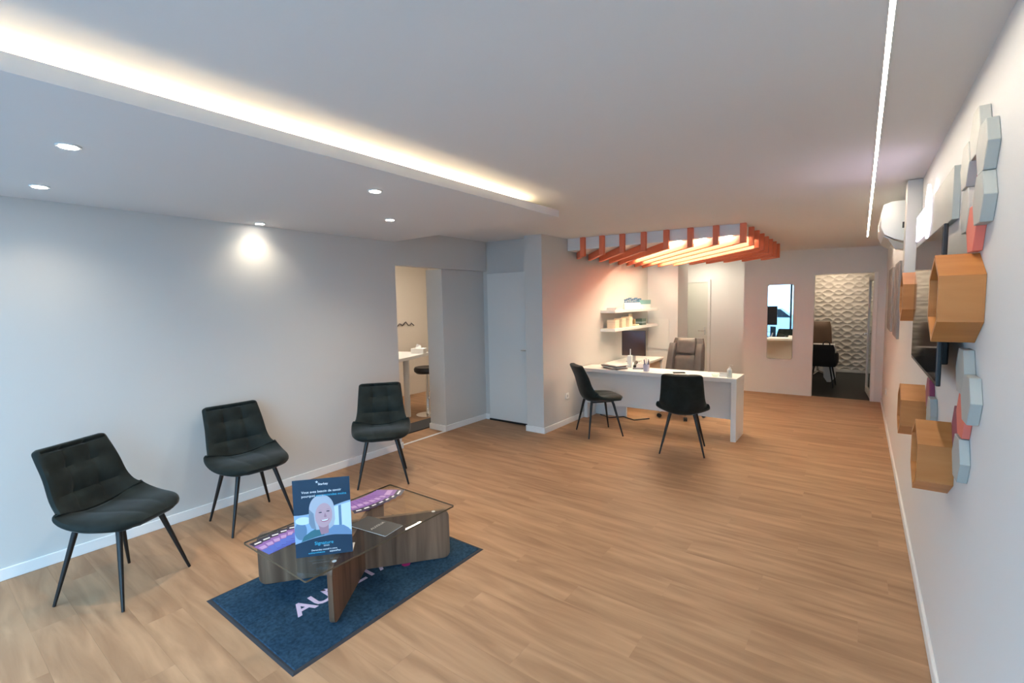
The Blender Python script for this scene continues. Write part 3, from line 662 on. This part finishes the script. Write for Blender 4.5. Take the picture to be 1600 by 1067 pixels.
# ================================================================== OFFICE CHAIR
taupe = mat('taupe_leather', (0.125, 0.102, 0.093), 0.5, bump=0.2, bscale=120, var=0.12, vscale=12)
oc = thing('office_chair', 'padded taupe leather executive swivel chair behind the white desk', 'chair', (-2.10, 6.93, 0), R(-8))
def pad(w0, w1, z0, z1, y0, y1, th, n=8, mm=taupe, name='pad', bulge=0.02):
    P = []; mb = MB(); rows = 8
    for s_ in (0, 1):
        for j in range(rows+1):
            v = j/rows; ww = w0+(w1-w0)*v; zz = z0+(z1-z0)*v; yc = y0+(y1-y0)*v
            for i in range(n+1):
                u = -1+2*i/n; e = (max(0, 1-abs(u)**4)*max(0, 1-abs(2*v-1)**6))**0.5
                cor = 1-0.10*max(0, abs(2*v-1)-0.6)/0.4
                P.append((u*ww*cor, yc+(-1 if s_ == 0 else 1)*(th*0.25+th*0.45*e), zz))
    m_ = n+1; N = m_*(rows+1); fs = []
    for j in range(rows):
        for i in range(n):
            a = j*m_+i; fs += [(a, a+1, a+m_+1, a+m_), (N+a+m_, N+a+m_+1, N+a+1, N+a)]
        a = j*m_; fs.append((a, a+m_, N+a+m_, N+a)); a = j*m_+n; fs.append((a+m_, a, N+a, N+a+m_))
    for i in range(n): fs.append((i+1, i, N+i, N+i+1)); a = rows*m_+i; fs.append((a, a+1, N+a+1, N+a))
    return mb.add(P, fs)
pad(0.27, 0.235, 0.56, 1.135, 0.19, 0.30, 0.08).build('back_shell', taupe, oc, True)
pad(0.145, 0.14, 0.90, 1.14, 0.185, 0.23, 0.09).build('headrest', taupe, oc, True)
pad(0.17, 0.15, 0.55, 0.90, 0.125, 0.185, 0.08).build('back_cushion', taupe, oc, True)
for s_ in (-1, 1):
    mb = pad(0.065, 0.055, 0.55, 1.06, 0.11, 0.215, 0.09); mb.v = [(a+s_*(0.225-0.02*(c-0.55)/0.5), b, c) for a, b, c in mb.v]; mb.build('back_wing', taupe, oc, True)
    MB().tube([(s_*0.28, 0.10, 0.40), (s_*0.31, 0.06, 0.55), (s_*0.31, -0.12, 0.60), (s_*0.30, -0.18, 0.48), (s_*0.27, -0.12, 0.40)], 0.018, 10).build('arm_frame', black_plastic, oc, True)
    MB().prism(rrect(s_*0.31, -0.04, 0.035, 0.13, 0.03), 'z', 0.605, 0.64).build('armrest', taupe, oc, True)
mb = MB().prism(rrect(0, -0.02, 0.25, 0.25, 0.07), 'z', 0.41, 0.52); mb.build('seat', taupe, oc, True, 0.03, 3)
MB().lathe([(0.03, 0.10), (0.03, 0.25), (0.02, 0.25), (0.02, 0.41)], 14).build('gas_column', black_plastic, oc, True)
for k in range(5):
    a = R(72*k+20); c_, s_ = math.cos(a), math.sin(a)
    arm = MB().tube([(0.02*c_, 0.02*s_, 0.13), (0.16*c_, 0.16*s_, 0.115), (0.33*c_, 0.33*s_, 0.085)], [0.028, 0.022, 0.016], 10).build('base_arm', chrome, oc, True)
    mb = MB().lathe([(0.0, -0.022), (0.028, -0.022), (0.030, -0.016), (0.030, -0.006), (0.012, -0.004), (0.012, 0.004), (0.030, 0.006), (0.030, 0.016), (0.028, 0.022), (0.0, 0.022)], 14)
    mb.v = [(0.33*c_-z*s_+x*c_, 0.33*s_+z*c_+x*s_, 0.0305+y_) for x, y_, z in mb.v]
    mb.build('caster', black_plastic, arm, True)
# outlets
def outlet(name, label, mtx):
    t = thing(name, label, 'outlet'); t.matrix_world = mtx
    MB().prism(rrect(0, 0, 0.042, 0.042, 0.006), 'z', 0, 0.010).build('plate', white_plastic, t, bevel=0.002, seg=1); MB().lathe([(0.020, 0.0095), (0.020, 0.0112)], 18).build('socket', mat('socket_grey', (0.5, 0.5, 0.5), 0.4), t)
outlet('wall_outlet', 'white wall outlet on the grey wall beside the desk', frame_mat((-3.27, 5.65, 0.40), (0, 1, 0), (0, 0, 1)))
outlet('wall_outlet', 'white wall outlet low on the shelf wall near the office doorway', frame_mat((XR, 8.05, 0.41), (0, -1, 0), (0, 0, 1)))
# cable and power strip under the desk
tag(MB().tube([(-3.1, 6.35, 0.012), (-2.9, 6.25, 0.012), (-2.75, 6.40, 0.012), (-2.55, 6.30, 0.012), (-2.4, 6.5, 0.012)], 0.008, 8).build('power_cable', black_plastic, None, True), 'black power cable lying on the floor under the desk', 'cable')

# ================================================================== MIRROR
t = thing('wall_mirror', 'frameless tall mirror with rounded corners on the back wall', 'mirror', (-1.14, YB, 1.285))
MB().prism(rrect(0, 0, 0.20, 0.66, 0.035), 'y', -0.010, -0.0005).build('backing', mat('mirror_backing', (0.35, 0.35, 0.35), 0.4), t)
MB().prism(rrect(0, 0, 0.197, 0.657, 0.033), 'y', -0.0125, -0.0101).build('mirror_glass', mirror_m, t)

# ================================================================== SHELF WALL (right)
def hexpts(cy, cz, r, flat_top=False): return [(cy+r*math.cos(R(60*k+(0 if flat_top else 90))), cz+r*math.sin(R(60*k+(0 if flat_top else 90)))) for k in range(6)]
def hex_shelf(cy, cz, label):
    t = thing('hexagon_shelf', label, 'shelf', (XR, cy, cz), 0, 'hexagonal wooden wall shelves')
    o_ = hexpts(0, 0, 0.152); i_ = hexpts(0, 0, 0.134)
    for k in range(6):
        a, b, c, d = o_[k], o_[(k+1) % 6], i_[(k+1) % 6], i_[k]
        MB().prism([a, b, c, d], 'x', -0.114, -0.001).build('panel', shelf_wood, t)
    MB().prism(hexpts(0, 0, 0.134), 'x', -0.008, -0.0015).build('back_panel', mat('shelf_back', (0.42, 0.20, 0.075), 0.5), t)
hex_shelf(2.22, 1.688, 'wooden hexagon shelf near the screen, upper one with coral panel above')
hex_shelf(3.86, 1.695, 'wooden hexagon shelf hung beyond the screen, under the sign')
hex_shelf(2.61, 1.022, 'wooden hexagon shelf below the screen, beside the plum panel')
hex_shelf(3.61, 1.026, 'wooden hexagon shelf below the far end of the screen')
def hex_panel(cy, cz, th, mm, label, col_group=None):
    o = MB().prism(hexpts(0, 0, 0.0895, True), 'x', -th, -0.0008).build('wall_hexagon', mm, None, bevel=0.0015, seg=1); o.location = (XR, cy, cz)
    tag(o, label, 'wall decor', 'painted hexagons on the shelf wall')
hex_panel(2.225, 2.235, 0.030, light_white, 'off-white hexagon plaque at the top of the wall cluster')
hex_panel(2.09, 2.157, 0.030, pale_grey, 'pale grey hexagon plaque touching the topmost off-white one')
hex_panel(2.225, 2.080, 0.010, plum, 'thin plum hexagon plaque in the middle of the upper cluster')
hex_panel(2.36, 2.157, 0.034, light_white, 'off-white hexagon plaque in the upper cluster nearest the sign')
hex_panel(2.36, 2.000, 0.028, light_white, 'off-white hexagon plaque between the coral one and the sign')
hex_panel(2.09, 2.000, 0.032, pale_grey, 'pale grey hexagon plaque above the coral one')
hex_panel(2.225, 1.922, 0.026, coral, 'coral hexagon plaque just above the nearest upper shelf')
hex_panel(2.255, 1.433, 0.030, pale_grey, 'pale grey hexagon plaque just under the upper wooden shelf')
hex_panel(2.12, 1.355, 0.030, pale_grey, 'pale grey hexagon plaque in the lower cluster touching the coral one')
hex_panel(2.255, 1.277, 0.022, coral, 'coral hexagon plaque in the lower cluster')
hex_panel(2.39, 1.199, 0.016, plum, 'plum hexagon plaque beside the lower wooden shelf')
hex_panel(2.255, 1.120, 0.028, pale_grey, 'pale grey hexagon plaque lowest in the cluster, beside the wooden shelf')
hex_panel(3.24, 1.19, 0.022, plum, 'plum hexagon plaque hung under the screen between two shelves')
hex_panel(3.105, 1.112, 0.028, pale_grey, 'pale grey hexagon plaque under the screen next to a plum one')
# television
tv = thing('television', 'flat black television hung on the shelf wall, seen edge on', 'television', (XR, 2.90, 1.66))
box(-0.080, -0.066, -0.535, 0.535, -0.305, 0.305).build('body', black_plastic, tv, bevel=0.004)
box(-0.0815, -0.080, -0.522, 0.522, -0.288, 0.295).build('screen', mat('tv_glass', (0.02, 0.021, 0.023), 0.06, spec=0.9), tv)
box(-0.0655, -0.028, -0.36, 0.36, -0.24, 0.12).build('back_housing', black_plastic, tv, bevel=0.006)
box(-0.0275, -0.001, -0.20, 0.20, -0.16, 0.10).build('wall_mount', black_metal, tv)
# lit sign above the television
sg = thing('lit_sign', 'glowing violet-white sign on a pale panel above the television', 'sign', (XR, 3.47, 2.14))
box(-0.024, -0.001, -0.775, 0.78, -0.125, 0.095).build('panel', pale_grey, sg, bevel=0.001, seg=1)
MB().prism([(0.10+a*1.25, 0.03+b*1.7) for a, b in hexpts(-0.02, 0, 0.088)], 'x', -0.036, -0.0245).build('glowing_emblem', led_sign, sg)
box(-0.034, -0.0245, 0.24, 0.70, -0.08, 0.075).build('glowing_block', led_sign, sg)
# pipe trunking and air conditioner
tag(box(XR-0.082, XR-0.0005, 4.30, 4.46, 1.62, zc(XR)-0.003).build('pipe_trunking', mat('cream_trunking', (0.60, 0.58, 0.54), 0.5), None, False, 0.004), 'white vertical pipe trunking box running down from the ceiling', 'trunking')
ac = thing('air_conditioner', 'white wall air conditioner mounted high beside the pipe trunking', 'air conditioner', (XR, 4.62, 2.09))
pr = [(-0.001, 0.325), (-0.15, 0.325), (-0.20, 0.305), (-0.214, 0.24), (-0.212, 0.14), (-0.19, 0.085), (-0.13, 0.045), (-0.06, 0.02), (-0.001, 0.0)]
MB().prism(pr, 'y', 0, 0.82).build('body', white_plastic, ac, True, 0.003, 2)
MB().prism([(-0.188, 0.078), (-0.13, 0.038), (-0.135, 0.030), (-0.192, 0.070)], 'y', 0.03, 0.79).build('louvre', mat('louvre_grey', (0.55, 0.55, 0.54), 0.4), ac)
MB().prism([(-0.17, 0.052), (-0.11, 0.026), (-0.06, 0.0), (-0.06, -0.035), (-0.12, -0.035)], 'y', 0.004, 0.02).build('bottom_grille', mat('vent_grey', (0.30, 0.29, 0.28), 0.5), ac)
box(-0.085, -0.072, -0.002, 0.0, 0.12, 0.165).build('side_mark', black_plastic, ac)
# pictures
def picture(yc, wd, label):
    t = thing('picture', label, 'picture', (XR, yc, 1.66), 0, 'pictures near the office doorway')
    MB().box(-0.022, -0.001, -wd, wd, -0.39, 0.39).build('frame', mat('grey_frame', (0.30, 0.28, 0.27), 0.5), t, bevel=0.002, seg=1)
    box(-0.024, -0.0221, -wd+0.02, wd-0.02, -0.37, 0.37).build('print', mat('mauve_print', (0.22, 0.20, 0.20), 0.5, var=0.5, vscale=8), t)
picture(7.72, 0.42, 'tall grey and mauve picture next to the office doorway')
picture(6.40, 0.35, 'tall grey and mauve picture next to the air conditioner')

# ================================================================== BACK OFFICE FURNITURE
t = thing('office_desk', 'white desk with rounded leg panel inside the carpeted back office', 'desk', (-0.80, 11.25, 0))
box(-0.75, 0.40, -0.05, 0.62, 0.70, 0.735).build('desk_top', white_lam, t, bevel=0.003, seg=1)
MB().prism([(0.30, 0.0), (0.36, 0.0), (0.44, 0.10), (0.44, 0.70), (0.22, 0.70), (0.24, 0.10)], 'y', 0.05, 0.09).build('leg_panel', white_lam, t)
MB().prism([(-0.64, 0.0), (-0.58, 0.0), (-0.52, 0.10), (-0.52, 0.70), (-0.70, 0.70), (-0.68, 0.10)], 'y', 0.05, 0.09).build('leg_panel', white_lam, t)
t = thing('visitor_chair', 'black padded chair at the desk in the back office', 'chair', (-0.56, 10.75, 0), R(86))
blk_fab = mat('black_fabric', (0.012, 0.012, 0.013), 0.8)
MB().prism(rrect(0, 0, 0.22, 0.23, 0.06), 'z', 0.40, 0.48).build('seat', blk_fab, t, True, 0.015)
mb = pad(0.23, 0.22, 0.42, 0.82, 0, 0.06, 0.07); mb.v = [(-0.20-b, a, c) for a, b, c in mb.v]; mb.build('backrest', blk_fab, t, True)
for s_ in (-1, 1):
    mb = pad(0.17, 0.13, 0.44, 0.66, 0, 0, 0.05); mb.v = [(a-0.06, s_*0.225+b, c) for a, b, c in mb.v]; mb.build('armrest', blk_fab, t, True)
    for q in (-1, 1): MB().tube([(q*0.14, s_*0.14, 0.41), (q*0.21, s_*0.21, 0.002)], [0.016, 0.009], 10).build('leg', black_metal, t, True)
t = thing('armchair', 'brown high-back swivel chair behind the desk in the back office', 'chair', (-0.72, 12.25, 0), R(180))
brown = mat('brown_leather', (0.16, 0.10, 0.065), 0.5)
pad(0.25, 0.21, 0.50, 1.17, -0.22, -0.30, 0.12).build('backrest', brown, t, True)
MB().prism(rrect(0, 0, 0.25, 0.25, 0.07), 'z', 0.42, 0.52).build('seat', brown, t, True, 0.02)
MB().lathe([(0.03, 0.06), (0.025, 0.42)], 12).build('gas_column', chrome, t, True)
for k in range(5): a = R(72*k); MB().tube([(0, 0, 0.09), (0.28*math.cos(a), 0.28*math.sin(a), 0.03)], [0.025, 0.018], 8).build('base_arm', chrome, t, True)
t = thing('handbag', 'black bag with dark blue sheen set on the black chair', 'bag', (-0.50, 10.72, 0.4805))
mb = MB().prism(rrect(0, 0.14, 0.10, 0.14, 0.06), 'y', -0.07, 0.07); mb.build('body', mat('bag_navy', (0.014, 0.016, 0.03), 0.4), t, True, 0.02)
MB().tube([(-0.06, 0, 0.26), (-0.05, 0, 0.36), (0.0, 0, 0.40), (0.05, 0, 0.36), (0.06, 0, 0.26)], 0.010, 8).build('handle', black_plastic, t, True)

# ================================================================== KITCHEN
kt = thing('bar_table', 'white bar-height table on a round white leg in the kitchen', 'table', (-5.62, 4.62, 0), R(20))
box(-0.62, 0.26, -0.62, 0.62, 0.905, 0.95).build('table_top', white_lam, kt, bevel=0.003, seg=1)
MB().lathe([(0.045, 0), (0.045, 0.905)], 20, (0.10, 0.07, 0)).build('leg', white_lam, kt, True); MB().lathe([(0.045, 0), (0.045, 0.905)], 20, (-0.45, -0.45, 0)).build('leg', white_lam, kt, True)
bs = thing('bar_stool', 'black round bar stool on chrome post by the kitchen opening jamb', 'stool', (-5.38, 4.985, 0), 0, 'bar stools at the kitchen table')
MB().lathe([(0.001, 0.655), (0.16, 0.66), (0.195, 0.69), (0.20, 0.73), (0.185, 0.755), (0.10, 0.75), (0.001, 0.745)], 24).build('seat', mat('black_leather', (0.014, 0.013, 0.013), 0.35), bs, True)
MB().lathe([(0.19, 0), (0.19, 0.008), (0.05, 0.022), (0.03, 0.05), (0.028, 0.36), (0.018, 0.36), (0.018, 0.66)], 20).build('post', chrome, bs, True)
MB().tube([(0.03, 0, 0.30), (0.12, 0.06, 0.26), (0.17, 0.0, 0.26), (0.12, -0.06, 0.26), (0.03, 0, 0.30)], 0.009, 8).build('footrest', chrome, bs, True)
dup(bs, (-5.60, 4.30, 0), 0.5, 'black round bar stool mostly hidden behind the grey wall edge')
tag(box(-5.17, -4.79, 4.02, 4.92, 0.0005, 0.012).build('kitchen_mat', rubber), 'black mat on the floor just inside the kitchen opening', 'mat')
ts = thing('tissue_box', 'white tissue box on the bar table in the kitchen', 'box', (-5.62, 5.05, 0.95), R(20))
box(-0.11, 0.11, -0.06, 0.06, 0, 0.08).build('body', paper, ts, bevel=0.003, seg=1); MB().add([(-0.05, -0.02, 0.08), (0.05, -0.02, 0.08), (0.05, 0.02, 0.08), (-0.05, 0.02, 0.08), (-0.03, 0, 0.15), (0.03, 0.01, 0.13)], [(0, 1, 5, 4), (1, 2, 5), (2, 3, 4, 5), (3, 0, 4)]).build('tissue', paper, ts)
sc = MB(); 
pts = [(-6.88, 4.95+0.045*k+0.012*math.sin(k*2.3), 1.36+0.035*math.sin(k*1.9)+0.02*math.sin(k*0.7)) for k in range(26)]
tag(sc.tube(pts, 0.009, 6).build('wall_script', mat('grey_script', (0.10, 0.09, 0.09), 0.5), None, True), 'dark cursive script ornament on the cream kitchen wall', 'wall decal')

# ================================================================== IN THE SHOP WINDOW AND OUTSIDE (seen in the mirror)
t = thing('display_screen', 'black display screen on a stand facing the shop window', 'screen', (-2.75, -0.45, 0))
box(-0.33, 0.33, -0.02, 0.02, 0.74, 1.43).build('panel', black_plastic, t, bevel=0.005); MB().lathe([(0.2, 0), (0.2, 0.012), (0.025, 0.02), (0.025, 0.75)], 20).build('stand', black_metal, t, True)
struct(box(-40, 30, -60, FRONT_Y-0.08, -0.25, -0.06).build('ground', mat('asphalt', (0.22, 0.23, 0.25), 0.9, bump=0.3, bscale=30)))
cbm = mat('car_paint', (0.45, 0.55, 0.68), 0.25); cgl = mat('car_glass', (0.02, 0.025, 0.03), 0.08)
t = thing('parked_car', 'pale blue car parked in the street outside the shop window', 'car', (-3.2, -5.2, -0.06), R(4))
MB().prism([(-2.1, 0.28), (2.1, 0.28), (2.15, 0.62), (1.9, 0.78), (1.15, 0.90), (0.55, 1.38), (-1.0, 1.42), (-1.75, 1.0), (-2.12, 0.92)], 'y', -0.85, 0.85).build('body', cbm, t, False, 0.06, 3)
for s_ in (-1, 1):
    MB().prism([(-1.5, 0.98), (0.9, 0.94), (0.48, 1.30), (-0.95, 1.34)], 'y', s_*0.845, s_*0.86).build('side_window', cgl, t)
    for q in (-1.3, 1.3):
        mb = MB().lathe([(0.0, -0.1), (0.30, -0.1), (0.32, -0.07), (0.32, 0.07), (0.30, 0.1), (0.0, 0.1)], 20); mb.v = [(q+a, s_*0.78+c, 0.33+b) for a, b, c in mb.v]; mb.build('wheel', rubber, t, True)
t = thing('street_tree', 'leafy green tree across the street outside', 'tree', (-5.0, -11.0, -0.06))
MB().tube([(0, 0, 0), (0.05, 0, 1.5), (0.0, 0.05, 3.2)], [0.16, 0.13, 0.09], 10).build('trunk', mat('bark', (0.12, 0.08, 0.05), 0.9), t, True)
fol = MB()
for k in range(420):
    a, b = random.uniform(0, 6.28), random.uniform(-1, 1); r = 1.3*random.random()**0.4
    c = Vector((r*math.cos(a)*(1-b*b)**0.5, r*math.sin(a)*(1-b*b)**0.5, 3.9+1.4*b*r/1.3)); n = Vector((random.uniform(-1, 1), random.uniform(-1, 1), random.uniform(-1, 1))).normalized(); u = n.orthogonal().normalized()*0.16; v = n.cross(u).normalized()*0.10
    fol.add([c-u, c-v, c+u, c+v], [(0, 1, 2, 3)])
fol.build('foliage', mat('leaf_green', (0.10, 0.20, 0.05), 0.7), t)
t = thing('street_house', 'pale house facade across the street outside', 'building', (-6.0, -16, -0.06))
box(-9, 9, -3, 0, 0, 6.5).build('wall', mat('house_cream', (0.75, 0.75, 0.72), 0.8), t)
for k in range(6):
    for j in range(2): box(-7.6+2.8*k, -6.4+2.8*k, -0.02, 0.03, 4.0+1.3*j, 5.0+1.3*j).build('window', cgl, t)
